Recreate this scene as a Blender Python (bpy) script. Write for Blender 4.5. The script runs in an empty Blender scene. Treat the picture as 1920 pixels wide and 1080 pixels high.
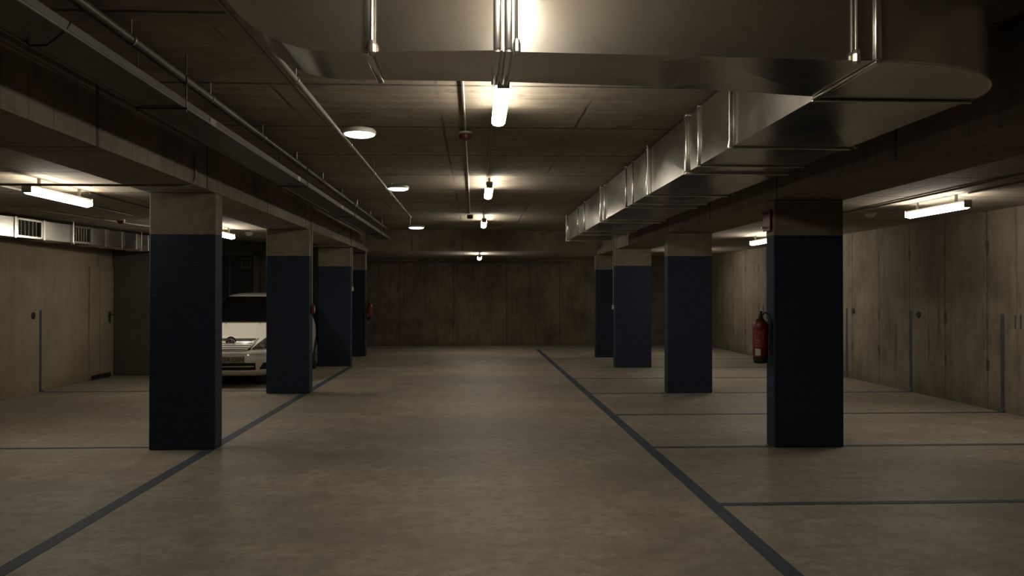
import bpy, bmesh, math, random
from mathutils import Vector, Matrix
random.seed(7)
S = bpy.context.scene
COL = S.collection
PI = math.pi

# ------------------------------------------------------------------ camera, world, exposure
F_PX, CAM_H = 1550.0, 1.6
cd = bpy.data.cameras.new('camera'); cam = bpy.data.objects.new('camera', cd); COL.objects.link(cam)
cd.sensor_width = 36.0; cd.lens = 36.0 * F_PX / 1920.0; cd.clip_start = 0.05; cd.clip_end = 200
cam.location = (0, 0, CAM_H)
cam.rotation_euler = (PI/2 + math.atan(11/F_PX), 0, -math.atan(70/F_PX))
S.camera = cam
w = bpy.data.worlds.new('world'); S.world = w; w.use_nodes = True
w.node_tree.nodes['Background'].inputs[0].default_value = (0.02, 0.018, 0.014, 1)
w.node_tree.nodes['Background'].inputs[1].default_value = 0.1
S.view_settings.view_transform = 'Standard'; S.view_settings.look = 'None'
S.view_settings.gamma = 1.0; S.view_settings.use_curve_mapping = False
S.view_settings.exposure = 0.0
S.cycles.max_bounces = 8; S.cycles.diffuse_bounces = 5; S.cycles.glossy_bounces = 4
S.cycles.sample_clamp_indirect = 4.0
S.cycles.caustics_reflective = False; S.cycles.caustics_refractive = False
LAMP_COL = (1.0, 0.912, 0.78); LAMP_STR = 44.0; DISC_STR = 5.0
CEIL = 3.20; SIDE = 2.75

# ------------------------------------------------------------------ shader helper
class G:
    def __init__(s, name):
        s.m = bpy.data.materials.new(name); s.m.use_nodes = True
        s.t = s.m.node_tree; s.b = s.t.nodes['Principled BSDF']
        s.tc = s.t.nodes.new('ShaderNodeTexCoord')
        sp = s.n('ShaderNodeSeparateXYZ'); s.l(s.tc.outputs['Object'], sp.inputs[0])
        s.x, s.y, s.z = sp.outputs
    def n(s, k): return s.t.nodes.new(k)
    def l(s, a, b): s.t.links.new(a, b)
    def put(s, v, i):
        if hasattr(v, 'is_output') or isinstance(v, bpy.types.NodeSocket): s.l(v, i)
        else: i.default_value = v
    def f(s, op, a, b=0.0, c=None, clamp=False):
        n = s.n('ShaderNodeMath'); n.operation = op; n.use_clamp = clamp
        s.put(a, n.inputs[0]); s.put(b, n.inputs[1])
        if c is not None: s.put(c, n.inputs[2])
        return n.outputs[0]
    def vec(s, a, b, c):
        n = s.n('ShaderNodeCombineXYZ')
        for v, i in zip((a, b, c), n.inputs): s.put(v, i)
        return n.outputs[0]
    def noise(s, scale, detail=4, rough=0.55, v=None):
        n = s.n('ShaderNodeTexNoise'); s.l(v if v is not None else s.tc.outputs['Object'], n.inputs['Vector'])
        n.inputs['Scale'].default_value = scale; n.inputs['Detail'].default_value = detail
        n.inputs['Roughness'].default_value = rough
        return n.outputs['Fac']
    def remap(s, v, a, b, c=0.0, d=1.0, smooth=True):
        n = s.n('ShaderNodeMapRange'); n.interpolation_type = 'SMOOTHSTEP' if smooth else 'LINEAR'
        s.put(v, n.inputs[0])
        for i, q in zip((1, 2, 3, 4), (a, b, c, d)): n.inputs[i].default_value = q
        return n.outputs[0]
    def mix(s, fac, a, b, mode='MIX'):
        n = s.n('ShaderNodeMix'); n.data_type = 'RGBA'; n.blend_type = mode
        s.put(fac, n.inputs[0])
        for v, i in ((a, n.inputs[6]), (b, n.inputs[7])):
            if isinstance(v, tuple): i.default_value = (*v[:3], 1)
            else: s.l(v, i)
        return n.outputs[2]
    def periodic(s, u, period, off):      # distance (m) to the nearest line of a family
        a = s.f('DIVIDE', s.f('SUBTRACT', u, off), period)
        r = s.f('SUBTRACT', a, s.f('ROUND', a))
        return s.f('MULTIPLY', s.f('ABSOLUTE', r), period)
    def done(s, col=None, rough=None, metal=None, bump=None, bstr=0.3, bdist=0.02, **kw):
        for v, k in ((col, 'Base Color'), (rough, 'Roughness'), (metal, 'Metallic')):
            if v is None: continue
            if isinstance(v, tuple): s.b.inputs[k].default_value = (*v[:3], 1)
            else: s.put(v, s.b.inputs[k])
        for k, v in kw.items(): s.b.inputs[k.replace('_', ' ')].default_value = v
        if bump is not None:
            n = s.n('ShaderNodeBump'); n.inputs['Strength'].default_value = bstr; n.inputs['Distance'].default_value = bdist
            s.l(bump, n.inputs['Height']); s.l(n.outputs[0], s.b.inputs['Normal'])
        return s.m

def plain(name, col, rough=0.5, metal=0.0, var=0.12, scale=9.0, **kw):
    g = G(name); nz = g.noise(scale, 3)
    dark = tuple(c * (1 - var) for c in col); lite = tuple(min(1, c * (1 + var)) for c in col)
    return g.done(g.mix(g.remap(nz, .3, .7), dark, lite), rough, metal, **kw)

def formed_wall(name, A, B, axis, period, off, rows, streak=0.5, stain=(0.05, 0.035, 0.02), rowamt=1.0):
    """board formed concrete wall: vertical joints, tie holes with drips, streaks"""
    g = G(name); u = g.x if axis == 'x' else g.y
    big = g.noise(0.9, 5, .6); mid = g.noise(5, 5, .65)
    st = g.noise(1.0, 6, .7, g.vec(g.f('MULTIPLY', u, 4.5), g.f('MULTIPLY', g.z, .45), 0.0))
    fine = g.noise(1.0, 3, .6, g.vec(g.f('MULTIPLY', u, 26.0), g.f('MULTIPLY', g.z, .8), 3.0))
    k = g.f('ADD', g.f('MULTIPLY', big, .45), g.f('ADD', g.f('MULTIPLY', st, .4), g.f('MULTIPLY', mid, .15)))
    col = g.mix(g.remap(k, .36, .64), A, B)
    dk = g.f('MULTIPLY', g.remap(st, .5, .72), streak)
    col = g.mix(dk, col, tuple(c * .42 for c in A))
    col = g.mix(g.f('MULTIPLY', g.remap(fine, .55, .75), .35), col, tuple(c * .6 for c in A))
    d = g.periodic(g.f('ADD', u, g.f('MULTIPLY', g.f('SUBTRACT', mid, .5), .02)), period, off)
    ln = g.f('MULTIPLY', g.remap(d, .006, .017, 1, 0), g.remap(mid, .3, .6, .35, .8))
    col = g.mix(ln, col, tuple(c * .3 for c in A))
    wob = g.noise(11, 3, .6)
    hole = None
    for zr in rows:
        dz = g.f('DIVIDE', g.f('SUBTRACT', g.z, zr), g.f('ADD', .085, g.f('MULTIPLY', g.remap(g.z, zr - .02, zr, 1, 0), .07)))
        du = g.f('DIVIDE', d, .045)
        r = g.f('SQRT', g.f('ADD', g.f('MULTIPLY', dz, dz), g.f('MULTIPLY', du, du)))
        r = g.f('ADD', r, g.f('MULTIPLY', g.f('SUBTRACT', wob, .5), 1.6))
        m = g.remap(r, .45, 1.15, 1, 0)
        hole = m if hole is None else g.f('MAXIMUM', hole, m)
    if hole is not None:
        gate = g.remap(g.noise(.8, 1, .5, g.vec(g.f('ROUND', g.f('DIVIDE', u, period)), g.f('MULTIPLY', g.z, 1.1), 5.0)), .38, .6, .25, 1)
        col = g.mix(g.f('MULTIPLY', g.f('MULTIPLY', hole, gate), rowamt), col, stain)
    low = g.f('MULTIPLY', g.remap(g.f('ADD', g.z, g.f('MULTIPLY', mid, .25)), .1, .38, 1, 0), .35)
    col = g.mix(low, col, tuple(c * .45 for c in A))
    h = g.f('ADD', g.f('MULTIPLY', fine, .3), g.f('SUBTRACT', g.f('MULTIPLY', mid, .6), g.f('MULTIPLY', ln, .8)))
    return g.done(col, .88, bump=h, bstr=.35, bdist=.012)

def formed_ceiling(name, A, B, py=1.6, oy=6.35, px=1.27, ox=0.97):
    g = G(name)
    big = g.noise(.8, 5, .6); mid = g.noise(6, 5, .65)
    st = g.noise(1.0, 5, .7, g.vec(g.f('MULTIPLY', g.x, .7), g.f('MULTIPLY', g.y, 7.0), 0.0))
    k = g.f('ADD', g.f('MULTIPLY', big, .5), g.f('ADD', g.f('MULTIPLY', st, .3), g.f('MULTIPLY', mid, .2)))
    col = g.mix(g.remap(k, .36, .64), A, B)
    wv = g.f('MULTIPLY', g.f('SUBTRACT', g.noise(2.2, 3), .5), .03)
    dy = g.periodic(g.f('ADD', g.y, wv), py, oy); dx = g.periodic(g.f('ADD', g.x, wv), px, ox)
    dp = g.periodic(g.f('ADD', g.y, wv), py / 8, oy)
    ly = g.f('MULTIPLY', g.remap(dy, .010, .036, 1, 0), g.remap(mid, .3, .65, .6, 1))
    lx = g.f('MULTIPLY', g.remap(dx, .005, .018, 1, 0), g.remap(big, .42, .58, 0, .75))
    lp = g.f('MULTIPLY', g.remap(dp, .002, .010, 1, 0), .4)
    ln = g.f('MAXIMUM', g.f('MAXIMUM', ly, lx), lp)
    col = g.mix(ln, col, tuple(c * .22 for c in A))
    spot = g.remap(g.noise(3.1, 4, .6), .58, .72)
    col = g.mix(g.f('MULTIPLY', spot, .6), col, tuple(c * .5 for c in A))
    h = g.f('SUBTRACT', g.f('MULTIPLY', mid, .5), ln)
    return g.done(col, .85, bump=h, bstr=.35, bdist=.012)

def floor_mat():
    g = G('floor concrete')
    big = g.noise(.55, 5, .6); mid = g.noise(2.6, 6, .65); fine = g.noise(38, 4, .7)
    sw = g.noise(1.0, 4, .6, g.vec(g.f('MULTIPLY', g.x, .5), g.f('MULTIPLY', g.y, 1.6), 2.0))
    k = g.f('ADD', g.f('MULTIPLY', big, .4), g.f('ADD', g.f('MULTIPLY', mid, .35), g.f('MULTIPLY', sw, .25)))
    col = g.mix(g.remap(k, .36, .64), (.215, .18, .135), (.42, .368, .285))
    m2 = g.noise(9, 6, .7, g.vec(g.f('MULTIPLY', g.x, .8), g.y, 0.0))
    col = g.mix(g.remap(m2, .42, .64, 0, .62), col, (.17, .142, .105))
    col = g.mix(g.remap(fine, .3, .75, 0, .5), col, (.2, .168, .125))
    col = g.mix(g.remap(g.noise(95, 3, .7), .45, .7, 0, .35), col, (.12, .1, .07))
    sp = g.remap(g.noise(13, 3, .6), .66, .73)
    col = g.mix(g.f('MULTIPLY', sp, .55), col, (.13, .105, .075))
    return g.done(col, g.remap(mid, .3, .7, .5, .66), bump=g.f('ADD', g.f('MULTIPLY', fine, .5), mid), bstr=.25, bdist=.008)

def pillar_mat():
    g = G('pillar blue paint over concrete')
    big = g.noise(1.5, 4); mid = g.noise(9, 5, .65)
    con = g.mix(g.remap(g.f('ADD', g.f('MULTIPLY', big, .5), g.f('MULTIPLY', mid, .5)), .36, .64), (.165, .135, .095), (.28, .235, .17))
    blu = g.mix(g.remap(mid, .3, .7), (.006, .015, .036), (.0095, .0225, .051))
    blu = g.mix(g.f('MULTIPLY', g.remap(g.f('ADD', g.z, g.f('MULTIPLY', mid, .1)), .08, .16, 1, 0), .5), blu, (.018, .021, .026))
    dp = g.periodic(g.z, .3, .1); ln = g.remap(dp, .002, .01, 1, 0)
    msk = g.remap(g.f('ADD', g.z, g.f('MULTIPLY', g.f('SUBTRACT', g.noise(14, 2), .5), .008)), 2.208, 2.214, 0, 1, False)
    return g.done(g.mix(msk, blu, con), g.remap(msk, 0, 1, .72, .9, False), bump=g.f('SUBTRACT', mid, g.f('MULTIPLY', ln, .4)), bstr=.3, bdist=.01)

def galv(name, a=(.50, .475, .42), b=(.57, .545, .485), rough=.23):
    g = G(name)
    v = g.n('ShaderNodeTexVoronoi'); v.inputs['Scale'].default_value = 26; g.l(g.tc.outputs['Object'], v.inputs['Vector'])
    sm = g.noise(1.6, 4, .6)
    k = g.f('ADD', g.f('MULTIPLY', v.outputs['Distance'], .3), g.f('MULTIPLY', sm, .7))
    col = g.mix(g.remap(k, .2, .6), a, b)
    return g.done(col, g.remap(sm, .3, .7, rough - .03, rough + .03), .95)

M = {}
M['floor'] = floor_mat()
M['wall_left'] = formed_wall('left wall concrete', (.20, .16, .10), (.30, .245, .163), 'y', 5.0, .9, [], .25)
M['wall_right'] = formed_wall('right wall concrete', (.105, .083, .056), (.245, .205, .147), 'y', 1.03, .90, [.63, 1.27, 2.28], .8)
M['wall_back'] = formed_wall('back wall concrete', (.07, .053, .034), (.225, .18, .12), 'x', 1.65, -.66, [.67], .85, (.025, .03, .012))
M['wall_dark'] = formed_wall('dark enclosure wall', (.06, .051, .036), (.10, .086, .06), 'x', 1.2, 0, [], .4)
M['ceiling'] = formed_ceiling('ceiling concrete', (.20, .164, .118), (.37, .318, .24))
M['beam'] = formed_ceiling('beam concrete', (.15, .123, .09), (.25, .21, .155), 2.4, 5.95, 5.0, 1.1)
M['pillar'] = pillar_mat()
M['blue_line'] = plain('worn blue line paint', (.036, .046, .070), .65, var=.3, scale=30)
M['duct'] = galv('galvanised duct sheet')
M['flange'] = galv('bright flange steel', (.66, .64, .58), (.82, .8, .74), .22)
M['pipe'] = plain('grey conduit', (.27, .255, .21), .4, .1, var=.1)
M['pvc'] = plain('dull tray steel', (.085, .077, .062), .5, .1, var=.2)
M['olive_pipe'] = plain('olive grey steel pipe', (.15, .143, .105), .42, .3, var=.15)
M['steel'] = plain('zinc steel', (.62, .6, .55), .3, .9, var=.08)
M['housing'] = plain('lamp housing grey', (.32, .31, .28), .55, var=.05)
M['black'] = plain('black plastic', (.012, .012, .012), .5, var=.1)
M['dark_gap'] = plain('dark grille interior', (.01, .01, .01), .8, var=.1)
M['red'] = plain('red enamel', (.13, .011, .008), .4, var=.1)
M['white_plastic'] = plain('white plastic', (.6, .58, .5), .45, var=.05)
M['label'] = plain('white label', (.6, .56, .5), .6, var=.05)
M['door_left'] = plain('door paint', (.17, .14, .095), .6, var=.1, scale=3)
M['door_dark'] = plain('dark door steel', (.018, .016, .012), .55, .1, var=.15)
M['frame_olive'] = plain('door frame paint', (.085, .076, .052), .6, var=.1)
M['car_paint'] = plain('white car paint', (.82, .78, .69), .28, var=.02, Coat_Weight=.6, Coat_Roughness=.06)
M['glass_dark'] = plain('tinted car glass', (.003, .003, .003), .05, var=.1, Specular_IOR_Level=.25)
M['chrome'] = plain('chrome', (.75, .73, .68), .25, 1.0, var=.02)
M['headlamp'] = plain('headlamp lens', (.16, .15, .12), .08, .6, var=.5, scale=30, Coat_Weight=1.0)
M['tyre'] = plain('tyre rubber', (.015, .015, .014), .8, var=.2)
M['plate'] = plain('number plate', (.26, .22, .15), .5, var=.05)
M['ink'] = plain('black characters', (.02, .018, .015), .5, var=.05)
def emit(name, col, st):
    m = bpy.data.materials.new(name); m.use_nodes = True; t = m.node_tree; t.nodes.clear()
    e = t.nodes.new('ShaderNodeEmission'); o = t.nodes.new('ShaderNodeOutputMaterial')
    e.inputs[0].default_value = (*col, 1); e.inputs[1].default_value = st; t.links.new(e.outputs[0], o.inputs[0]); return m
M['tube'] = emit('lit tube diffuser', LAMP_COL, LAMP_STR)
M['disc'] = emit('lit round diffuser', (1, .95, .84), DISC_STR)

# ------------------------------------------------------------------ mesh helper (everything in world metres)
def wloc(o):
    v = Vector((0, 0, 0))
    while o is not None: v += o.location; o = o.parent
    return v
class MB:
    def __init__(s): s.v = []; s.f = []
    def add(s, vs, fs):
        k = len(s.v); s.v += [tuple(p) for p in vs]; s.f += [[i + k for i in f] for f in fs]; return s
    def box(s, x0, x1, y0, y1, z0, z1):
        return s.add([(x0,y0,z0),(x1,y0,z0),(x1,y1,z0),(x0,y1,z0),(x0,y0,z1),(x1,y0,z1),(x1,y1,z1),(x0,y1,z1)],
                     [(0,3,2,1),(4,5,6,7),(0,1,5,4),(1,2,6,5),(2,3,7,6),(3,0,4,7)])
    def tube(s, pts, r, n=12, cap=True, closed=False):
        pts = [Vector(p) for p in pts]; N = len(pts); rings = []
        up = None
        for i, p in enumerate(pts):
            if closed: t = (pts[(i+1) % N] - pts[i-1]).normalized()
            else: t = ((pts[min(i+1, N-1)] - p).normalized() + (p - pts[max(i-1, 0)]).normalized())
            t.normalize()
            if up is None:
                up = Vector((0,0,1)) if abs(t.z) < .9 else Vector((1,0,0))
            a = (up - t * up.dot(t)).normalized(); up = a; b = t.cross(a)
            rr = r[i] if isinstance(r, (list, tuple)) else r
            rings.append([p + (a*math.cos(q*2*PI/n) + b*math.sin(q*2*PI/n)) * rr for q in range(n)])
        vs = [v for g in rings for v in g]; fs = []
        for i in range(N if closed else N-1):
            j = (i+1) % N
            for q in range(n): fs.append((i*n+q, i*n+(q+1) % n, j*n+(q+1) % n, j*n+q))
        if cap and not closed: fs += [tuple(range(n))[::-1], tuple((N-1)*n+q for q in range(n))]
        return s.add(vs, fs)
    def lathe(s, c, prof, n=24, axis='z'):   # prof: (r, h)
        vs = []; fs = []
        for r, h in prof:
            for q in range(n):
                a, b = r*math.cos(2*PI*q/n), r*math.sin(2*PI*q/n)
                p = {'z': (a, b, h), 'y': (a, h, b), 'x': (h, a, b)}[axis]
                vs.append((c[0]+p[0], c[1]+p[1], c[2]+p[2]))
        for i in range(len(prof)-1):
            for q in range(n): fs.append((i*n+q, i*n+(q+1) % n, (i+1)*n+(q+1) % n, (i+1)*n+q))
        fs += [tuple(range(n))[::-1], tuple((len(prof)-1)*n+q for q in range(n))]
        return s.add(vs, fs)
    def prism(s, poly, z0, z1):              # xy polygon
        n = len(poly)
        return s.add([(x, y, z0) for x, y in poly] + [(x, y, z1) for x, y in poly],
                     [tuple(range(n))[::-1], tuple(range(n, 2*n))] + [(i, (i+1) % n, n+(i+1) % n, n+i) for i in range(n)])
    def panelbox(s, x0, x1, y0, y1, z0, z1, b=.008, axis='y'):   # sheet metal box whose faces are cross-broken
        P = [(x0,y0,z0),(x1,y0,z0),(x1,y1,z0),(x0,y1,z0),(x0,y0,z1),(x1,y0,z1),(x1,y1,z1),(x0,y1,z1)]
        fs = []
        for k, f in enumerate([(0,3,2,1),(4,5,6,7),(0,1,5,4),(1,2,6,5),(2,3,7,6),(3,0,4,7)]):
            ax = [2,2,1,0,1,0][k]
            if 'xyz'[ax] == axis: fs.append(f); continue
            c = [sum(P[i][q] for i in f)/4 for q in range(3)]; c[ax] += b * [-1,1,-1,1,1,-1][k]
            P.append(tuple(c)); m = len(P)-1
            fs += [(f[i], f[(i+1) % 4], m) for i in range(4)]
        return s.add(P, fs)
    def build(s, name, mat, parent=None, loc=None, bevel=0, smooth=False, seg=2, hard=False):
        o0 = Vector(loc) if loc is not None else Vector((0,0,0))
        base = o0 + (wloc(parent) if parent is not None and loc is None else Vector((0,0,0)))
        me = bpy.data.meshes.new(name)
        me.from_pydata([tuple(Vector(v) - base) for v in s.v], [], s.f); me.update()
        bm = bmesh.new(); bm.from_mesh(me); bmesh.ops.recalc_face_normals(bm, faces=bm.faces)
        if bevel:
            bmesh.ops.bevel(bm, geom=[e for e in bm.edges if len(e.link_faces) == 2 and e.calc_face_angle(0) > .6], offset=bevel, segments=seg, affect='EDGES', profile=.5)
        bm.to_mesh(me); bm.free()
        if smooth:
            for p in me.polygons: p.use_smooth = True
            if not hard:
                try: me.set_sharp_from_angle(angle=.7)
                except Exception: pass
        me.materials.append(M[mat] if isinstance(mat, str) else mat)
        o = bpy.data.objects.new(name, me); COL.objects.link(o)
        if parent is not None: o.parent = parent
        else: o.location = o0
        return o
def tag(o, label, cat, group=None):
    o['label'] = label; o['category'] = cat
    if group: o['group'] = group
    return o
def thing(name, loc, label, cat, group=None):
    o = bpy.data.objects.new(name, None); COL.objects.link(o); o.location = loc; o.empty_display_size = .1
    return tag(o, label, cat, group)
def struct(name, mb, mat, **k):
    o = mb.build(name, mat, **k); o['kind'] = 'structure'; return o
def dup(root, loc, label, rotz=0.0):
    r = root.copy(); COL.objects.link(r); r.location = loc; r.rotation_euler = (0, 0, rotz); r['label'] = label
    for ch in root.children:
        c = ch.copy(); COL.objects.link(c); c.parent = r
        for gc in ch.children:
            d = gc.copy(); COL.objects.link(d); d.parent = c
    return r
def text_mesh(body, size, name, mat, parent, loc, rot, depth=.0015, sx=1.0):
    cu = bpy.data.curves.new(name, 'FONT'); cu.body = body; cu.size = size; cu.extrude = depth
    cu.align_x = 'CENTER'; cu.align_y = 'CENTER'
    t = bpy.data.objects.new(name, cu); COL.objects.link(t)
    me = bpy.data.meshes.new_from_object(t.evaluated_get(bpy.context.evaluated_depsgraph_get()))
    bpy.data.objects.remove(t)
    R = Matrix.Rotation(rot[2], 4, 'Z') @ Matrix.Rotation(rot[0], 4, 'X')
    me.transform(Matrix.Translation(Vector(loc) - (wloc(parent) if parent else Vector(loc))) @ R @ Matrix.Diagonal((sx, 1, 1, 1)))
    me.materials.clear(); me.materials.append(M[mat]); me.name = name
    o = bpy.data.objects.new(name, me); COL.objects.link(o)
    if parent: o.parent = parent
    else: o.location = loc
    return o

# ------------------------------------------------------------------ the setting
YB = -4.0
LX, RX, BY = -7.08, 7.13, 25.6
struct('floor', MB().box(LX-.3, RX+.3, YB-.3, BY+.3, -.2, 0), 'floor')
struct('ceiling', MB().box(LX-.3, RX+.3, YB-.3, BY+.3, CEIL, CEIL+.25), 'ceiling')
struct('ceiling_left', MB().box(LX, -3.34, YB, 18.75, SIDE, CEIL), 'ceiling')
struct('ceiling_right', MB().box(3.87, RX, YB, BY, SIDE, CEIL), 'ceiling')
struct('ceiling_back', MB().box(-3.51, 3.87, 20.8, BY, 2.685, CEIL), 'ceiling')
struct('trim_1', MB().box(-3.34, -2.66, YB, 20.8, 2.64, CEIL), 'beam')     # downstand beam over the left pillars
struct('trim_2', MB().box(3.10, 3.87, YB, 20.8, 2.585, CEIL), 'beam')      # downstand beam over the right pillars
struct('wall_left', MB().box(LX-.25, LX, YB, 16.5, 0, CEIL), 'wall_left')
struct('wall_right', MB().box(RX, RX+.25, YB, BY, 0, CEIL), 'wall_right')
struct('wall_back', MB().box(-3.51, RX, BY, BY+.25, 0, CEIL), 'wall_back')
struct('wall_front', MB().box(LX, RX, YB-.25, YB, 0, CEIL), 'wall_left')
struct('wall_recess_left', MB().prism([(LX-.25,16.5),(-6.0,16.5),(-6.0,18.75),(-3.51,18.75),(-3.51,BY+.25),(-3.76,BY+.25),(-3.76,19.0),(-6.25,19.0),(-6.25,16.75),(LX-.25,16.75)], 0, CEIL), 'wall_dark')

# doors
d1 = struct('door_1', MB().box(LX-.02, LX+.03, 15.5, 16.40, .01, 2.10), 'wall_left', bevel=.004)
hb = MB().box(LX+.035, LX+.045, 16.28, 16.33, 1.04, 1.26); hb.tube([(LX+.045,16.305,1.2),(LX+.09,16.305,1.2),(LX+.09,16.17,1.2)], .013)
hb.build('door_handle', 'black', d1)
struct('trim_3', MB().box(LX, LX+.04, 16.41, 16.46, 0, 2.14), 'wall_left')
MB().box(LX+.036, LX+.04, 15.55, 16.35, .02, .09).build('kick_plate', 'black', d1)
d2 = struct('door_2', MB().box(-5.98, -4.93, 18.68, 18.75, .01, 2.45), 'door_dark', bevel=.004)
MB().box(-5.465, -5.44, 18.66, 18.68, .02, 2.4).build('door_astragal', 'frame_olive', d2)
fr = MB().box(-4.92, -4.84, 18.64, 18.75, 0, 2.5).box(-6.0, -4.84, 18.64, 18.75, 2.46, 2.52)
struct('trim_4', fr, 'frame_olive')
sg = tag(MB().box(-5.20, -4.97, 18.655, 18.678, 2.17, 2.40).build('door_sign', 'frame_olive', loc=(-5.08,18.665,2.28), bevel=.003), 'small square sign plate on the dark door behind the white car', 'sign')
MB().box(-5.17, -5.0, 18.652, 18.656, 2.2, 2.37).build('sign_face', 'door_dark', sg)

# ------------------------------------------------------------------ painted pillars
def pillar(x0, x1, y0, y1, top, label):
    o = MB().box(x0, x1, y0, y1, 0, top).build('pillar', 'pillar', loc=((x0+x1)/2, (y0+y1)/2, 0), bevel=.014, seg=2)
    return tag(o, label, 'pillar', 'blue painted concrete pillars either side of the lane')
pillar(-3.33, -2.66, 8.62, 8.86, 2.64, 'blue and concrete pillar nearest the camera on the left side')
pillar(-3.34, -2.65, 13.42, 13.68, 2.64, 'second blue left pillar, covering one side of the white car')
pillar(-3.46, -2.74, 18.44, 18.68, 2.64, 'third blue left pillar, with a grey switch pipe on its side')
pillar(-3.50, -2.80, 21.37, 21.63, 2.685, 'farthest blue left pillar, with a small fire extinguisher on its side')
pillar(3.11, 3.85, 8.47, 8.70, 2.585, 'large blue pillar nearest on the right, carrying a red fire extinguisher')
pillar(3.11, 3.84, 13.21, 13.45, 2.585, 'second blue right pillar, bare, standing beyond the extinguisher pillar')
pillar(3.05, 3.85, 17.86, 18.10, 2.585, 'third blue right pillar, overlapping the farthest one')
pillar(3.05, 3.82, 20.73, 20.97, 2.585, 'farthest blue right pillar, partly hidden, with a light switch before it')

# ------------------------------------------------------------------ painted lines
T = .003
def flat(x0, x1, y0, y1): return MB().box(x0, x1, y0, y1, 0, T)
tag(flat(-2.775, -2.665, YB+.1, 18.4).build('painted_line', 'blue_line', loc=(-2.72, 7, 0)), 'long blue line along the left edge of the driving lane', 'painted line')
tag(flat(1.755, 1.865, YB+.1, 23.8).build('painted_line', 'blue_line', loc=(1.81, 9, 0)), 'long blue line along the right edge of the driving lane', 'painted line')
def bay_line(xa, xw, yc, ztop, label, hw=.045):
    d = 1 if xw > xa else -1; R = .07
    path = [(xa, 0.0)] + [(xw - d*R + d*R*math.sin(a), R - R*math.cos(a)) for a in [i*PI/16 for i in range(9)]] + [(xw, ztop)]
    mb = MB(); vs = []; fs = []
    for i, (x, z) in enumerate(path):
        p0 = path[max(i-1, 0)]; p1 = path[min(i+1, len(path)-1)]
        tx, tz = p1[0]-p0[0], p1[1]-p0[1]; L = math.hypot(tx, tz); nx, nz = -d*abs(tz)/L, abs(tx)/L
        for y in (yc-hw, yc+hw):
            vs += [(x, y, z), (x+nx*T, y, z+nz*T)]
    for i in range(len(path)-1):
        a, b = i*4, (i+1)*4
        fs += [(a+1, a+3, b+3, b+1), (a, b, b+2, a+2), (a, a+1, b+1, b), (a+2, b+2, b+3, a+3)]
    fs += [(0, 2, 3, 1), (len(vs)-4, len(vs)-3, len(vs)-1, len(vs)-2)]
    mb.add(vs, fs)
    return tag(mb.build('painted_line', 'blue_line', loc=(xa, yc, 0)), label, 'painted line', 'blue parking bay lines')
RL = [(6.21, 'blue bay line nearest the camera on the right floor'),
      (8.55, 'blue bay line passing at the foot of the extinguisher pillar'),
      (10.87, 'blue bay line rising up the right wall at the picture edge'),
      (13.22, 'blue bay line rising up the right wall, middle of three wall stripes'),
      (15.55, 'blue bay line rising up the right wall right beside the near pillar edge'),
      (17.80, 'thin blue bay line reaching the right wall beyond the second pillar'),
      (20.15, 'faint blue bay line farthest away on the right floor')]
for y, lb in RL:
    if y in (8.55, 13.22):
        hw = .04 if y < 12 else .035
        tag(flat(1.87, 3.10, y-hw, y+hw).build('painted_line', 'blue_line', loc=(2.4, y, 0)), 'short blue line from the right lane line to the foot of the %s right pillar' % ('nearest' if y < 10 else 'second'), 'painted line')
    bay_line(3.86 if y in (8.55, 13.22) else 1.865, RX, y, 1.33, lb, .04 if y < 12 else .035)
bay_line(-3.34, LX, 8.78, 1.33, 'blue bay line on the left floor by the nearest left pillar', .03)
bay_line(-2.78, LX, 13.83, 1.34, 'blue bay line on the left climbing the tan left wall', .035)
nb = thing('bay_number', (RX, 10.55, 1.22), 'dark bay number painted on the right wall at the picture edge', 'number')
for dy in (-.055, .055): text_mesh('1', .26, 'digit', 'blue_line', nb, (RX-.003, 10.55+dy, 1.22), (PI/2, 0, -PI/2))
for x, y, z, r, lb in ((RX-.012, 12.98, 1.27, .055, 'dark round wall cap beside the middle wall stripe on the right'),
                       (RX-.012, 15.27, 1.28, .055, 'dark round wall cap beside the stripe next to the near right pillar'),
                       (LX+.012, 13.60, 1.25, .055, 'dark round wall cap beside the blue stripe on the left wall')):
    sx = -1 if x > 0 else 1
    o = MB().lathe((x, y, z), [(r, -.012*sx), (r, .002*sx), (r*.8, .008*sx)], 20, 'x').build('wall_cap', 'door_dark', loc=(x, y, z))
    tag(o, lb, 'wall cap')

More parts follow.
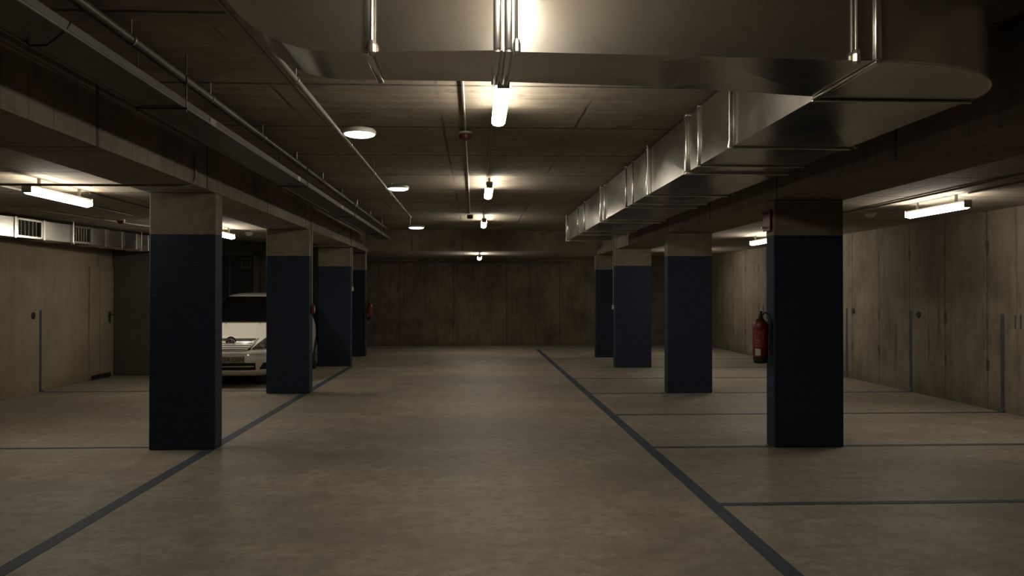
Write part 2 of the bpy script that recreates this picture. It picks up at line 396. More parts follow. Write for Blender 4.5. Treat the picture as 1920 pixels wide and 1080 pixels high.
# ------------------------------------------------------------------ tube lamps
def lamp_proto(x, y0, L, top, hang):
    """lamp along y from y0 to y0+L; top = z of housing top; hang = distance to the ceiling"""
    t = thing('tube_lamp', (x, y0 + L/2, top - .04), '', 'lamp', 'fluorescent tube lamps under the ceiling')
    prof = [(-.036, -.026)] + [(-.058*math.cos(a), -.062 - .036*math.sin(a)) for a in [i*PI/12 for i in range(13)]] + [(.036, -.026)]
    n = len(prof); vs = []; fs = []
    secs = [(0, .55), (.012, .85), (.04, 1), (L-.04, 1), (L-.012, .85), (L, .55)]
    for dy, k in secs:
        vs += [(x + px*k, y0+dy, top - .028 + (pz+.028)*k) for px, pz in prof]
    for i in range(len(secs)-1):
        fs += [(i*n+q, i*n+q+1, (i+1)*n+q+1, (i+1)*n+q) for q in range(n-1)] + [(i*n+n-1, i*n, (i+1)*n, (i+1)*n+n-1)]
    fs += [tuple(range(n)), tuple(range((len(secs)-1)*n, len(secs)*n))[::-1]]
    MB().add(vs, fs).build('diffuser', 'tube', t, smooth=True)
    MB().box(x-.032, x+.032, y0-.005, y0+L+.005, top-.03, top).build('housing', 'housing', t, bevel=.006)
    for yy in (y0-.008, y0+L+.008):
        MB().box(x-.045, x+.045, yy-.008, yy+.008, top-.085, top).build('end_cap', 'housing', t, bevel=.004)
    for yy in (y0+.22, y0+L-.22):
        MB().box(x-.014, x+.014, yy-.01, yy+.01, top, top+hang).build('bracket', 'housing', t)
    return t
LL = 1.28
A0 = lamp_proto(.20, 5.77, LL, 3.12, .079)
A0['label'] = 'brightest tube lamp over the lane, just behind the big cross duct'
ay = A0.location
dup(A0, (.20, 11.84, ay.z), 'second tube lamp down the lane on the high ceiling')
dup(A0, (.19, 17.29, ay.z), 'third small tube lamp down the lane, before the dark soffit')
dup(A0, (.13, 22.3, 2.59), 'farthest tube lamp, mounted below the low soffit at the far wall')
dup(A0, (.22, 2.72, ay.z), 'tube lamp above the camera position, in front of the cross duct')
B0 = lamp_proto(-4.33, 8.2, LL, 2.665, .085)
B0['label'] = 'long tube lamp over the left bays, seen left of the nearest left pillar'
bz = B0.location.z
dup(B0, (-4.30, 14.25, bz), 'tube lamp over the white car, peeking past the nearest left pillar')
dup(B0, (5.58, 9.76, bz), 'long tube lamp over the right bays near the right wall')
dup(B0, (5.56, 15.72, bz), 'tube lamp peeking out beside the extinguisher pillar')
dup(B0, (5.56, 21.3, bz), 'tube lamp hidden behind the second right pillar, lighting the far right ceiling')

# round lights
def round_lamp(x, y, zb, zc, label):
    t = thing('round_lamp', (x, y, zb), label, 'lamp', 'round bulkhead lamps along the conduit')
    MB().lathe((x, y, zb), [(.01, -.0), (.10, .004), (.132, .016), (.138, .03)], 32).build('diffuser', 'disc', t, smooth=True)
    MB().lathe((x, y, zb), [(.145, .026), (.148, .05), (.135, .068)], 32).build('base', 'white_plastic', t, smooth=True)
    b = MB().box(x-.13, x+.02, y-.03, y+.03, zb+.066, zb+.075)
    if zc < CEIL - .03: b.tube([(x-.12, y, zb+.07), (x-.12, y, zc+.06)], .012)
    b.build('arm', 'pipe', t)
    return t
round_lamp(-1.03, 7.45, 3.005, CEIL, 'round white lamp beside the conduit, nearest of three')
round_lamp(-1.04, 11.3, 3.005, CEIL, 'round white lamp in the middle of the row beside the conduit')
round_lamp(-1.06, 15.1, 2.78, 2.96, 'round white lamp farthest off, hanging at the end of the conduit')

# detectors
def sounder(x, y, label, r=.065):
    t = thing('fire_detector', (x, y, 3.165), label, 'detector')
    MB().lathe((x, y, 3.165), [(r*.85, -.012), (r, -.005), (r, .012)], 24).build('base', 'white_plastic', t, smooth=True)
    MB().lathe((x, y, 3.165), [(r*.5, -.07), (r*.92, -.058), (r, -.02), (r*.9, -.012)], 24).build('red_body', 'red', t, smooth=True)
sounder(-.09, 8.05, 'red fire sounder on the ceiling conduit, nearer one')
sounder(-.09, 16.5, 'small red fire sounder farther along the ceiling conduit')
def smoke(x, y, label):
    t = thing('smoke_detector', (x, y, 2.75), label, 'detector')
    MB().lathe((x, y, 2.75), [(.055, -.045), (.075, -.03), (.08, 0)], 24).build('base', 'white_plastic', t, smooth=True)
    MB().lathe((x, y, 2.75), [(.02, -.07), (.045, -.062), (.05, -.045)], 24).build('sensor_head', 'white_plastic', t, smooth=True)
smoke(5.62, 11.5, 'white dome detector on the right ceiling beyond the long lamp')
smoke(-4.2, 15.6, 'white dome detector on the ceiling above the white car')

# ------------------------------------------------------------------ ventilation duct (one connected run)
duct = thing('ventilation_duct', (1.9, 4.0, 2.68), 'large galvanised air duct crossing overhead then running away along the right beam', 'duct')
ZB, ZT = 2.68, 3.17
DX0, DX1 = 1.885, 2.76
fl = [4.50, 5.99, 6.86, 7.24, 8.95, 9.77, 10.19, 11.88, 12.23, 14.08, 14.96, 16.62]
for a, b in zip(fl[:-1], fl[1:]):
    MB().panelbox(DX0, DX1, a, b, ZB, ZT, .010).build('duct_section', 'duct', duct)
def collar(x0, x1, y0, y1, z0, z1, g=.018):
    """a rectangular flange ring round the duct"""
    if (x1-x0) > (y1-y0):
        return MB().box(x0-g, x1+g, y0, y1, z0-g, z0).box(x0-g, x1+g, y0, y1, z1, z1+g).box(x0-g, x0, y0, y1, z0, z1).box(x1, x1+g, y0, y1, z0, z1)
    return MB().box(x0, x1, y0-g, y1+g, z0-g, z0).box(x0, x1, y0-g, y1+g, z1, z1+g).box(x0, x1, y0-g, y0, z0, z1).box(x0, x1, y1, y1+g, z0, z1)
for y in fl:
    wd, g = (.07, .026) if y in (7.24, 12.23) else (.03, .016)
    if y in (9.77,): wd, g = .05, .012
    collar(DX0, DX1, y-wd/2, y+wd/2, ZB, ZT, g).build('flange', 'flange', duct, bevel=.005, smooth=True, hard=True)
for y in (5.93, 8.8, 12.1, 16.66):
    for x in (DX0-.03, DX1+.03):
        h = MB().tube([(x, y, ZB-.01), (x, y, CEIL-.001)], .006, 8).lathe((x, y, ZB-.015), [(.016, 0), (.016, .02), (.011, .02), (.011, .045)], 8)
        h.build('hanger_rod', 'steel', duct)
# straight cross piece, panel by panel
FY = 3.70
def cross(x0, x1, a0, a1, b0, b1, bulge=.009):
    P = [(x0,a0,ZB),(x1,a1,ZB),(x1,b1,ZB),(x0,b0,ZB),(x0,a0,ZT),(x1,a1,ZT),(x1,b1,ZT),(x0,b0,ZT)]
    mb = MB(); fs2 = []
    for f, ax, sg in (((0,3,2,1), 2, -1), ((4,5,6,7), 2, 1)):
        c = [sum(P[i][q] for i in f)/4 for q in range(3)]; c[ax] += bulge*sg; P.append(tuple(c)); m = len(P)-1
        fs2 += [(f[i], f[(i+1) % 4], m) for i in range(4)]
    mb.add(P, fs2 + [(0,1,5,4), (2,3,7,6), (0,4,7,3), (1,2,6,5)])
    return mb
cross(-.475, .125, 3.705, 3.655, 4.19, 4.20).build('duct_section', 'duct', duct)
cross(.125, 1.02, 3.672, 3.71, 4.20, 4.27).build('duct_section', 'duct', duct)
cross(1.02, 1.86, 3.71, 3.745, 4.27, 4.44).build('duct_section', 'duct', duct)
FF = lambda x: 3.70 if x < -.2 else 3.66 if x < .2 else 3.745
def xcollar(x, b, wd=.03, g=.016):
    return collar(x-wd/2, x+wd/2, FF(x), b, ZB, ZT, g)
for x, b in ((-.475, 4.19), (.10, 4.20), (.15, 4.20), (1.865, 4.44)):
    xcollar(x, b, .034).build('flange', 'flange', duct, bevel=.007, smooth=True, hard=True)
for x, zz in ((.185, .0), (1.755, .0), (-.455, 0)):
    h = MB().tube([(x, FF(x)-.024, ZB+.0), (x, FF(x)-.024, CEIL-.001)], .007, 8).lathe((x, FF(x)-.024, ZB-.012), [(.012, -.012), (.018, 0), (.018, .035), (.012, .055)], 10)
    h.build('hanger_rod', 'steel', duct)
# horizontal elbow at the right
arc = [(1.875 + .905*math.sin(a), 4.49 - .76*math.cos(a)) for a in [i*PI/48 for i in range(25)]]
arc = [(1.875 + .885*math.sin(a), 4.48 - (.735)*math.cos(a)) for a in [i*PI/48 for i in range(25)]]
el = MB().prism([(1.885, 4.48)] + arc, ZB, ZT)
el.build('duct_elbow', 'duct', duct, smooth=True)
rim = MB(); pts = [(x, y, ZB) for x, y in arc]; rim.tube(pts, .007, 6); rim.build('elbow_seam', 'flange', duct, smooth=True)
# vertical elbow at the left end, bending up into the ceiling
R1 = .55; n = 14; vs = []; fs = []
xe, zc = -.66, ZB + R1
prof = [(-.475, ZB), (xe, ZB)] + [(xe - R1*math.sin(a), zc - R1*math.cos(a)) for a in [i*PI/2/n*.98 for i in range(1, n+1)]]
prof = [p for p in prof if p[1] <= CEIL]
prof += [(prof[-1][0]-.004, CEIL), (-.475, CEIL-.001)]
m = len(prof)
vs = [(x, FY, z) for x, z in prof] + [(x, 4.19, z) for x, z in prof]
fs = [tuple(range(m)), tuple(range(m, 2*m))[::-1]] + [(i, (i+1) % m, m+(i+1) % m, m+i) for i in range(m)]
MB().add(vs, fs).build('duct_elbow', 'duct', duct, smooth=True)

# ------------------------------------------------------------------ grille duct on the left
def skew(mb):   # the run drifts slowly away from the left wall
    mb.v = [(x + (y - 11.8)*.11, y, z) for x, y, z in mb.v]; return mb
gd = thing('grille_duct', (-6.8, 12.0, 2.42), 'galvanised air duct with slotted grilles along the left wall', 'duct')
GX0, GX1, GZ0, GZ1 = -7.02, -6.62, 2.42, 2.70
cuts = [9.0, 12.15, 12.8, 13.55, 14.25, 14.75, 15.4, 15.5]
skew(MB().box(GX0, GX1, 9.0, 12.16, GZ0, GZ1)).build('duct_section', 'duct', gd)
skew(MB().box(GX0, GX1, 12.78, 13.52, GZ0, GZ1)).build('duct_section', 'duct', gd)
skew(MB().box(GX0, GX1, 14.05, 16.4, GZ0, GZ1)).build('duct_section', 'duct', gd)
for a, b in ((12.16, 12.78), (13.52, 14.05)):
    skew(MB().box(GX0, GX1-.06, a, b, GZ0, GZ1)).build('duct_section', 'dark_gap', gd)
    g = skew(MB().box(GX1-.06, GX1+.008, a, a+.05, GZ0, GZ1).box(GX1-.06, GX1+.008, b-.05, b, GZ0, GZ1)
             .box(GX1-.06, GX1+.008, a, b, GZ0, GZ0+.03).box(GX1-.06, GX1+.008, a, b, GZ1-.03, GZ1)).build('grille', 'duct', gd)
    sl = MB(); k = 6
    for i in range(1, k):
        yy = a + .05 + (b-a-.1)*i/k; sl.box(GX1-.045, GX1-.008, yy-.008, yy+.008, GZ0+.03, GZ1-.03)
    skew(sl).build('grille_bars', 'pipe', g)
for y in (12.15, 12.80, 13.52, 14.06, 14.5, 15.02, 15.52, 15.95):
    skew(collar(GX0, GX1, y-.02, y+.02, GZ0, GZ1, .012)).build('flange', 'flange', gd)
for a, b in ((14.56, 14.96), (15.08, 15.46), (15.6, 15.9)):
    skew(MB().box(GX1, GX1+.006, a, b, GZ0+.03, GZ1-.03)).build('access_panel', 'duct', gd)
for y in (13.5, 15.62):
    x = GX1 + .03
    skew(MB().tube([(x, y, GZ0-.02), (x, y, SIDE)], .007, 8).box(x-.03, x+.015, y-.02, y+.02, GZ0-.03, GZ0)).build('hanger_rod', 'steel', gd)

# ------------------------------------------------------------------ pipes and conduits
def pipe(pts, r, mat, name, label, cat='pipe', n=12):
    t = thing(name, tuple(pts[0]), label, cat)
    MB().tube(pts, r, n).build('pipe_run' if cat == 'pipe' else 'conduit_run', mat, t, smooth=True)
    return t
YE = 20.78
tray = thing('cable_tray', (-2.083, 8.0, 2.852), 'long grey cable tray hung high beside the left beam', 'cable tray')
ty = [-3.9, .2, 3.2, 6.2, 9.2, 12.2, 15.2, 19.0]
for a, b in zip(ty[:-1], ty[1:]):
    MB().box(-2.228, -1.938, a, b-.006, 2.850, 2.853).box(-2.228, -2.225, a, b-.006, 2.853, 2.902).box(-1.941, -1.938, a, b-.006, 2.853, 2.902).build('tray_length', 'pvc', tray)
    e = MB().tube([(-2.228, a, 2.850), (-2.228, b-.01, 2.850)], .011, 8).build('folded_edge', 'olive_pipe', tray, smooth=True)
    e = MB().tube([(-1.938, a, 2.850), (-1.938, b-.01, 2.850)], .008, 8).build('folded_edge', 'olive_pipe', tray, smooth=True)
    MB().box(-1.942, -1.931, b-.07, b+.06, 2.844, 2.892).box(-2.235, -2.223, b-.07, b+.06, 2.844, 2.892).build('joint_plate', 'steel', tray)
for y in (1.7, 5.6, 9.6, 13.4, 17.2):
    MB().box(-2.253, -1.913, y-.012, y+.012, 2.828, 2.842).tube([(-2.243, y, 2.812), (-2.243, y, CEIL-.001)], .005, 6).tube([(-1.923, y, 2.812), (-1.923, y, CEIL-.001)], .005, 6).build('hanger_bar', 'pvc', tray)
for k, x in enumerate((-2.153, -2.103, -2.043, -2.003)):
    MB().tube([(x, -3.8, 2.868), (x+.015, 5, 2.868), (x-.01, 11, 2.868), (x, 18.9, 2.868)], .011, 8).build('cable', 'black', tray, smooth=True)
MB().tube([(-2.12, -3.8, 2.94), (-2.13, 4, 2.93), (-2.12, 10, 2.945), (-2.12, 18.9, 2.94)], .075, 10).build('shading_tube', 'black', tray, smooth=True)  # added black tube above the tray, blocks lamp light from the left beam
MB().tube([(-1.938, 4.05, 2.902), (-1.943, 4.0, 2.842), (-2.033, 4.02, 2.782), (-2.153, 4.1, 2.802), (-2.223, 4.2, 2.852)], .006, 8).build('loose_cable', 'black', tray, smooth=True)
p = pipe([(-2.0, -3.9, 3.08), (-2.0, 19.0, 3.08)], .028, 'olive_pipe', 'steel_pipe', 'olive grey pipe running between the cable tray and the lamp conduit')
for y in (1.9, 3.4, 4.9, 6.35, 7.9, 9.4, 11.0, 12.6, 14.2, 16.0, 18.0):
    MB().lathe((-2.0, y, 3.08), [(.034, -.012), (.034, .012)], 16, 'y').tube([(-2.0, y, 3.11), (-2.0, y, CEIL-.001)], .006, 8).build('pipe_clamp', 'steel', p)
p = pipe([(-1.20, -3.9, 3.04), (-1.20, 15.6, 3.04)], .019, 'pipe', 'conduit', 'main grey conduit leading to the round lamps on the high ceiling', 'conduit')
for y in (3.3, 5.6, 8.0, 9.9, 12.0, 13.6):
    MB().lathe((-1.2, y, 3.04), [(.024, -.01), (.026, .01)], 12, 'y').tube([(-1.2, y, 3.06), (-1.2, y, CEIL-.001)], .005, 6).build('pipe_clamp', 'steel', p)
pipe([(-1.265, -3.9, 3.045), (-1.265, 7.2, 3.045)], .010, 'pipe', 'conduit', 'thin conduit running close along the main lamp conduit', 'conduit', 8)
pipe([(-.09, 4.25, 3.185), (-.09, 16.5, 3.185)], .009, 'white_plastic', 'conduit', 'thin straight conduit carrying the red fire sounders', 'conduit', 8)
pipe([(.165, 7.06, 3.19), (.165, 20.7, 3.19)], .007, 'pipe', 'conduit', 'thin cable conduit joining the lane tube lamps', 'conduit', 8)
pipe([(.02, 20.79, 3.1), (.02, 20.79, 2.68), (.02, 25.5, 2.67)], .007, 'pipe', 'conduit', 'faint conduit dropping over the dark far soffit', 'conduit', 8)
pipe([(-3.6, 25.56, 2.58), (3.0, 25.56, 2.58)], .02, 'pvc', 'conduit', 'long grey conduit high on the stained far wall', 'conduit', 8)
def drop(x, y, z0, z1, label, mat='pipe', r=.011):
    return pipe([(x, y, z0), (x, y, z1)], r, mat, 'conduit', label, 'conduit', 8)
def bend(x, y, zb, ztop, xl, label):
    R = .09
    pts = [(x, y, ztop)] + [(x - R + R*math.cos(a), y, zb + R - R*math.sin(a)) for a in [i*PI/12 for i in range(7)]] + [(xl, y, zb)]
    return pipe(pts, .012, 'pipe', 'conduit', label, 'conduit', 8)
bend(-2.64, 7.95, 2.625, 2.93, -7.0, 'bent conduit coming down the left beam before the nearest left pillar')
bend(-2.64, 17.9, 2.625, 2.93, -3.9, 'bent conduit under the left beam before the third left pillar')
drop(-2.64, 13.55, 3.1, 1.43, 'vertical conduit on the side of the second left pillar')
drop(-2.725, 18.56, 2.95, 1.75, 'vertical switch conduit on the side of the third left pillar')
drop(-2.725, 20.7, 3.15, 2.66, 'short vertical conduit at the far left soffit corner')
drop(3.035, 17.98, 2.75, 1.36, 'vertical switch conduit on the lane side of the third right pillar')
def switch(x, y, z, label):
    t = thing('light_switch', (x, y, z), label, 'switch')
    MB().box(x-.02, x+.02, y-.04, y+.04, z-.05, z+.05).build('switch_box', 'white_plastic', t, bevel=.006)
    MB().box(x-.018, x+.018, y-.046, y-.04, z-.03, z+.03).build('rocker', 'label', t, bevel=.002)
switch(3.03, 17.98, 1.31, 'white light switch at the end of a conduit on the right pillar')
switch(-2.72, 18.56, 1.71, 'white light switch on the side of the third left pillar')
# conduits of the side bays
pipe([(-4.95, 4.0, 2.735), (-4.95, 12.2, 2.735)], .013, 'pipe', 'conduit', 'pale conduit on the left ceiling between lamp and wall', 'conduit', 8)
pipe([(-4.33, 9.5, 2.735), (-4.33, 13.6, 2.735)], .010, 'pipe', 'conduit', 'thin conduit joining the lamps of the left bays', 'conduit', 8)
pipe([(-5.9, 11.5, 2.735), (-5.0, 17.2, 2.735)], .011, 'pipe', 'conduit', 'thin slanting conduit above the grille duct', 'conduit', 8)
pipe([(5.2, 5.0, 2.735), (5.2, 12.6, 2.735)], .012, 'pipe', 'conduit', 'thin conduit on the right ceiling above the long lamp', 'conduit', 8)
pipe([(5.58, 4.3, 2.738), (5.58, 9.1, 2.738)], .010, 'pipe', 'conduit', 'thin cable conduit leading to the long right lamp', 'conduit', 8)
jb = thing('junction_box', (-4.45, 7.75, 2.75), 'dark junction box on the left ceiling before the long lamp', 'box')
MB().box(-4.58, -4.38, 7.6, 7.78, 2.66, 2.75).build('box_body', 'pvc', jb, bevel=.006)
MB().box(-4.565, -4.395, 7.615, 7.765, 2.652, 2.66).build('lid', 'pvc', jb, bevel=.003)
sd = thing('fire_detector', (-5.45, 13.0, 2.75), 'small red fire sounder on the left ceiling above the grille duct', 'detector')
MB().lathe((-5.45, 13.0, 2.75), [(.06, -.02), (.06, 0)], 20).build('base', 'white_plastic', sd)
MB().lathe((-5.45, 13.0, 2.75), [(.03, -.07), (.055, -.06), (.06, -.02)], 20).build('red_body', 'red', sd)

# ------------------------------------------------------------------ fire safety
def extinguisher(px, y, zb, H, r, label, side=-1):
    """hung on the pillar face at x = px; side -1: towards -x"""
    x = px + side*(r + .025)
    t = thing('fire_extinguisher', (x, y, zb), label, 'fire extinguisher')
    MB().lathe((x, y, zb), [(r*.72, 0), (r*.93, .012), (r*.97, .05), (r*.97, .075)], 28).build('base_ring', 'black', t, smooth=True)
    MB().lathe((x, y, zb), [(r*.97, .07), (r, .085), (r, H*.80), (r*.96, H*.86), (r*.82, H*.93), (r*.5, H*.985), (r*.3, H)], 28).build('cylinder', 'red', t, smooth=True)
    MB().lathe((x, y, zb), [(r*.3, H-.005), (r*.3, H+.035), (r*.2, H+.05)], 16).build('valve', 'black', t, smooth=True)
    MB().tube([(x+.01, y, zb+H+.03), (x-.01*side*0, y-.02, zb+H+.055), (x+side*.02, y-.06, zb+H+.075), (x+side*.02, y-.10, zb+H+.07)], .010, 8).build('carry_handle', 'black', t, smooth=True)
    MB().tube([(x, y, zb+H+.02), (x, y-.03, zb+H+.005), (x+side*.02, y-.075, zb+H-.005)], .008, 8).build('lever', 'black', t, smooth=True)
    hp = []
    for i in range(15):
        q = i/14; a = PI*.9*q
        hp.append((x - side*(-.0 + .0) - side*(.055*math.sin(a)) + side*r*.2*q, y - .02 - (r*.9)*min(1, q*1.4), zb + H + .03 + .055*math.sin(a) - max(0, q-.35)*H*.9))
    MB().tube([(x, y-.02, zb+H+.03), (x-side*.03, y-.05, zb+H+.065), (x-side*.065, y-.07, zb+H+.05), (x-side*.078, y-.08, zb+H), (x-side*.075, y-.09, zb+H*.8), (x-side*.07, y-.085, zb+H*.5), (x-side*.068, y-.08, zb+H*.3)], .009, 8).build('hose', 'black', t, smooth=True)
    def wrap(a0, a1, z0, z1, name, mat, off=.0015):
        vs = []; fs = []; n = 10
        for i in range(n+1):
            a = a0 + (a1-a0)*i/n
            for rr in (r, r+off):
                for zz in (z0, z1): vs.append((x+rr*math.cos(a), y+rr*math.sin(a), zz))
        for i in range(n):
            k = i*4; fs += [(k, k+1, k+5, k+4), (k+2, k+6, k+7, k+3), (k, k+4, k+6, k+2), (k+1, k+3, k+7, k+5)]
        fs += [(0, 2, 3, 1), (n*4, n*4+1, n*4+3, n*4+2)]
        return MB().add(vs, fs).build(name, mat, t)
    a = math.radians(-125)
    wrap(a-.45, a+.3, zb+.085, zb+.085+H*.15, 'inspection_label', 'label')
    g = G('printed label ' + str(zb)); nz = g.noise(1, 2, .5, g.vec(g.f('MULTIPLY', g.x, 60.), g.f('MULTIPLY', g.y, 60.), g.f('MULTIPLY', g.z, 90.)))
    lm = g.done(g.mix(g.remap(nz, .54, .62), (.24, .02, .014), (.34, .2, .16)), .45)
    wrap(a-.7, a+.75, zb+H*.36, zb+H*.74, 'instruction_label', lm, .001)
    MB().box(min(px, px+side*.03), max(px, px+side*.03), y-.02, y+.02, zb+H*.55, zb+H*1.0).build('wall_bracket', 'steel', t)
    return t
extinguisher(3.11, 8.585, .87, .47, .078, 'red fire extinguisher hung on the lane side of the nearest right pillar')
extinguisher(-2.80, 21.5, .93, .42, .07, 'small dark fire extinguisher on the farthest left pillar', 1)
cp = thing('call_point', (-2.63, 13.55, 1.36), 'red fire call point at the conduit end on the second left pillar', 'alarm button')
MB().box(-2.65, -2.595, 13.5, 13.6, 1.28, 1.42).build('call_box', 'red', cp, bevel=.006)
MB().box(-2.596, -2.592, 13.52, 13.58, 1.31, 1.38).build('push_plate', 'label', cp)
fs_ = thing('fire_sign', (3.09, 8.58, 2.37), 'red extinguisher sign fixed edge-on near the top of the right pillar', 'sign')
MB().box(3.03, 3.11, 8.6, 8.62, 2.44, 2.46).box(3.03, 3.11, 8.6, 8.62, 2.29, 2.31).build('bracket', 'steel', fs_)
MB().box(3.075, 3.088, 8.49, 8.69, 2.26, 2.48).build('sign_plate', 'red', fs_, bevel=.002)

# ------------------------------------------------------------------ the white car
CX, CY = -4.215, 14.2
NE = 4.6
LV = [  # z, front y, rear y, half width
 (.19,.20,4.22,.74),(.24,.07,4.30,.81),(.30,.02,4.34,.845),(.38,.0,4.36,.865),(.50,.0,4.37,.88),(.60,.02,4.37,.885),
 (.68,.055,4.365,.887),(.75,.10,4.36,.887),(.80,.16,4.35,.885),(.85,.29,4.34,.882),(.90,.46,4.33,.876),(.95,.66,4.31,.866),
 (1.0,.84,4.29,.852),(1.05,1.0,4.27,.835),(1.09,1.10,4.25,.818),(1.16,1.21,4.22,.795),(1.28,1.39,4.16,.757),(1.40,1.59,4.09,.716),
 (1.50,1.79,4.02,.672),(1.55,1.93,3.96,.638),(1.585,2.10,3.87,.59),(1.61,2.35,3.72,.51),(1.625,2.7,3.4,.38)]
def lv(z):
    z = max(LV[0][0], min(LV[-1][0], z))
    for a, b in zip(LV[:-1], LV[1:]):
        if z <= b[0]:
            t = (z-a[0])/(b[0]-a[0]); return [a[i]+(b[i]-a[i])*t for i in (1,2,3)]
def yfront(x, z):
    f, r, w_ = lv(z); c = (f+r)/2; b = (r-f)/2
    q = min(.999, abs(x)/w_); return c - b*(1-q**NE)**(1/NE)
def xside(y, z):
    f, r, w_ = lv(z); c = (f+r)/2; b = (r-f)/2
    q = min(.999, abs(y-c)/b); return w_*(1-q**NE)**(1/NE)
car = thing('car', (CX, CY + 2.18, 0), 'white compact people carrier parked behind the left pillars, facing the camera', 'car')
vs = []; fs = []; n = 96
zs = []
for a, b in zip(LV[:-1], LV[1:]):
    zs += [a[0], (a[0]+b[0])/2]
zs.append(LV[-1][0])
for z in zs:
    f, r, w_ = lv(z); c = (f+r)/2; b = (r-f)/2
    for q in range(n):
        a = 2*PI*q/n + PI/n; ca, sa = math.cos(a), math.sin(a)
        vs.append((CX + w_*math.copysign(abs(ca)**(2/NE), ca), CY + c + b*math.copysign(abs(sa)**(2/NE), sa), z))
for i in range(len(zs)-1):
    fs += [(i*n+q, i*n+(q+1) % n, (i+1)*n+(q+1) % n, (i+1)*n+q) for q in range(n)]
fs += [tuple(range(n))[::-1], tuple((len(zs)-1)*n+q for q in range(n))]
body = MB().add(vs, fs).build('car_body', 'car_paint', car, smooth=True, hard=True)
# wheel arches cut out of the body
WH = [(sx, wy) for sx in (-1, 1) for wy in (.90, 3.65)]
cut = MB()
for sx, wy in WH:
    cut.lathe((CX + sx*.80, CY + wy, .315), [(.375, -.16), (.375, .16)], 40, 'x')
co = cut.build('cutter', 'black')
mod = body.modifiers.new('arch', 'BOOLEAN'); mod.operation = 'DIFFERENCE'; mod.object = co; mod.solver = 'EXACT'
dg = bpy.context.evaluated_depsgraph_get()
nm = bpy.data.meshes.new_from_object(body.evaluated_get(dg)); body.modifiers.clear(); body.data = nm
bpy.data.objects.remove(co)
nm.materials.clear(); nm.materials.append(M['car_paint'])
for p_ in nm.polygons: p_.use_smooth = True; p_.material_index = 0
try: nm.set_sharp_from_angle(angle=.8)
except Exception: pass
def patch(name, mat, zlo, zhi, xa, xb, off=.006, N=24, K=10, parent=None, surf='front'):
    """a piece following the body surface; zlo/zhi(x) for the front, or of y for the side (xa, xb)"""
    vs = []; fs = []
    for d in (off, -.012):
        for i in range(N+1):
            u = xa + (xb-xa)*i/N
            for k in range(K+1):
                z = zlo(u) + (zhi(u)-zlo(u))*k/K
                if surf == 'front': vs.append((CX+u, CY+yfront(u, z)-d, z + (d*.5 if z > .8 else 0)))
                else: vs.append((CX + surf*(xside(u, z)+d), CY+u, z))
    W = K+1; B = (N+1)*W
    for i in range(N):
        for k in range(K):
            a = i*W+k; fs += [(a, a+W, a+W+1, a+1), (B+a, B+a+1, B+a+W+1, B+a+W)]
    ring = [i*W for i in range(N+1)] + [N*W+k for k in range(1, W)] + [i*W+K for i in range(N-1, -1, -1)] + [k for k in range(K-1, 0, -1)]
    for a, b in zip(ring, ring[1:]+ring[:1]): fs.append((a, b, B+b, B+a))
    return MB().add(vs, fs).build(name, mat, parent or car, smooth=True)
C = lambda v: (lambda u: v)
# windscreen: narrower towards the top
def ws():
    vs = []; fs = []; N, K = 24, 12
    for d in (.006, -.02):
        for k in range(K+1):
            z = 1.085 + (1.548-1.085)*k/K; w_ = lv(z)[2]*.90
            for i in range(N+1):
                x = -w_ + 2*w_*i/N; vs.append((CX+x, CY+yfront(x, z)-d, z+d*.4))
    W = N+1; B = (K+1)*W
    for k in range(K):
        for i in range(N):
            a = k*W+i; fs += [(a, a+1, a+W+1, a+W), (B+a, B+a+W, B+a+W+1, B+a+1)]
    return MB().add(vs, fs).build('windscreen', 'glass_dark', car, smooth=True)
wsc = ws()
mz = MB().box(CX-.11, CX+.11, CY+1.83, CY+1.86, 1.44, 1.50); mz.build('mirror_mount', 'black', car)
for s_ in (-1, 1):
    patch('side_window', 'glass_dark', C(1.12), lambda y: 1.50 if y > 2.0 else 1.12 + max(.02, (y-1.35)/.65*.38), 1.38, 2.45, surf=s_, N=14, K=6)
    patch('side_window', 'glass_dark', C(1.12), lambda y: 1.50, 2.52, 3.55, surf=s_, N=14, K=6)
    # door mirror
    mb = MB().lathe((CX + s_*.96, CY+1.42, 1.13), [(.03, -.07), (.075, -.05), (.09, 0), (.088, .03), (.08, .045)], 20, 'y')
    mb.box(min(CX+s_*.80, CX+s_*.92), max(CX+s_*.80, CX+s_*.92), CY+1.40, CY+1.45, 1.07, 1.11)
    mb.build('door_mirror', 'car_paint', car, smooth=True)
    x0, x1 = (.375, .80) if s_ > 0 else (-.80, -.375)
    hl = patch('headlamp', 'headlamp', lambda x: .655 + .05*(abs(x)-.375), lambda x: .672 + min(.215, (abs(x)-.375)*.95), x0, x1, .008, 20, 8)
    c0 = s_*.53
    MB().lathe((CX+c0, CY+yfront(c0, .70)-.004, .705), [(.045, -.012), (.05, 0), (.052, .02)], 20, 'y').build('headlamp_bulb', 'chrome', hl, smooth=True)
    x0, x1 = (.505, .70) if s_ > 0 else (-.70, -.505)
    patch('fog_recess', 'dark_gap', lambda x: .315, lambda x: .33 + min(.1, (abs(x)-.5)*1.6), x0, x1, .004, 10, 6)
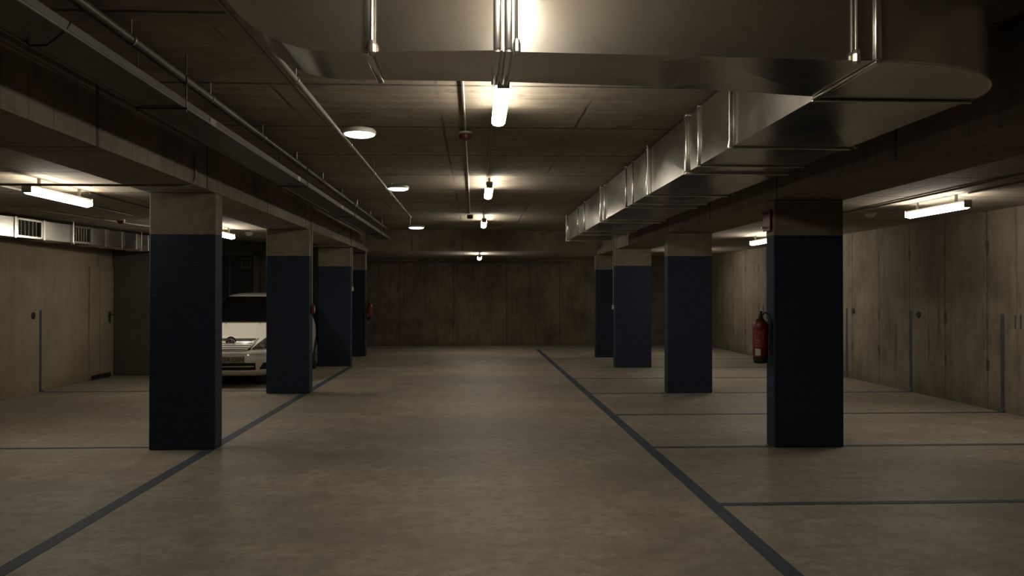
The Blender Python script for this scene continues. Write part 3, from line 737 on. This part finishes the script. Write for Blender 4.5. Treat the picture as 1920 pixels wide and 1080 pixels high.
# grille
gr = patch('grille', 'dark_gap', lambda x: .645, lambda x: .80, -.35, .35, .004, 24, 8)
patch('grille_bar', 'chrome', C(.808), C(.828), -.40, .40, .018, 20, 3)
for zz, hw, th in ((.778, .385, .0125), (.742, .365, .0125), (.706, .34, .0125), (.672, .31, .011)):
    patch('grille_bar', 'car_paint', C(zz-th), C(zz+th), -hw, hw, .014, 20, 3)
def tube_on(name, mat, pts, r):
    return MB().tube([(CX+x, CY+yfront(x, z)-.010, z) for x, z in pts], r, 8).build(name, mat, car, smooth=True)
rim_pts = [(-.44,.83),(-.40,.77),(-.35,.70),(-.31,.66),(-.27,.643)] + [(-.2+i*.1, .638) for i in range(5)] + [(.27,.643),(.31,.66),(.35,.70),(.40,.77),(.44,.83)]
tube_on('grille_surround', 'chrome', rim_pts, .013)
# emblem: three interlaced ovals
def oval(cx, cz, a, b):
    return [(CX+cx+a*math.cos(t), CY+yfront(0, .785)-.05, cz+b*math.sin(t)) for t in [2*PI*i/28 for i in range(28)]]
em = MB().tube(oval(0, .785, .073, .049), .008, 8, closed=True)
em.tube(oval(0, .785, .026, .046), .006, 8, closed=True); em.tube(oval(0, .808, .050, .020), .006, 8, closed=True)
em.build('emblem', 'chrome', car, smooth=True)
MB().lathe((CX, CY+yfront(0, .785)-.03, .785), [(.02, -.004), (.085, 0), (.088, .02)], 28, 'y').build('emblem_backing', 'dark_gap', car)
# plate and its characters
pl = MB().box(CX-.26, CX+.26, CY-.028, CY-.008, .428, .542).build('number_plate', 'plate', car, bevel=.003)
for i, ch in enumerate('T04 OSN'):
    if ch != ' ': text_mesh(ch, .108, 'plate_character', 'ink', pl, (CX - .155 + i*.063 + (.03 if i < 3 else -.002), CY-.0285, .485), (PI/2, 0, 0), .001, .86)
# lower grille
patch('lower_grille', 'dark_gap', C(.305), C(.428), -.44, .44, .004, 24, 6)
tube_on('lower_grille_bar', 'chrome', [(-.42+i*.084, .368) for i in range(11)], .012)
tube_on('bumper_trim', 'car_paint', [(-.48+i*.08, .288) for i in range(13)], .014)
patch('bumper_crease', 'car_paint', C(.585), C(.625), -.78, .78, .014, 30, 4)
# bonnet shut lines and wipers
MB().tube([(CX + x, CY + yfront(x, 1.075)-.01, 1.09) for x in [-.6+i*.06 for i in range(21)]], .010, 6).build('wiper', 'black', car)
for s_ in (-1, 1):
    MB().lathe((CX + s_*.3, CY + yfront(.3, 1.04), 1.055), [(.008, 0), (.012, .004), (.006, .012)], 10).build('washer_jet', 'black', car)
for s_ in (-1, 1):
    patch('tail_lamp', 'red', C(.95), C(1.2), 3.95, 4.16, surf=s_, N=5, K=6)
for s_, wy in WH:
    xc = CX + s_*.765
    tl = MB().lathe((xc, CY+wy, .315), [(.21, -.10), (.28, -.10), (.312, -.075), (.315, 0), (.312, .075), (.28, .10), (.21, .10)], 40, 'x').build('tyre', 'tyre', car, smooth=True)
    rm = MB().lathe((xc, CY+wy, .315), [(.205, -.085), (.205, .085)], 32, 'x')
    rm.build('wheel_rim', 'steel', tl)
    for k in range(5):
        a = 2*PI*k/5
        MB().tube([(xc+s_*.088, CY+wy, .315), (xc+s_*.092, CY+wy+.19*math.cos(a), .315+.19*math.sin(a))], .022, 8).build('spoke', 'steel', tl)
car.rotation_euler.z = math.radians(1.5)
MB().box(CX-.55, CX+.55, CY+.35, CY+4.0, .17, .24).build('underbody', 'black', car)
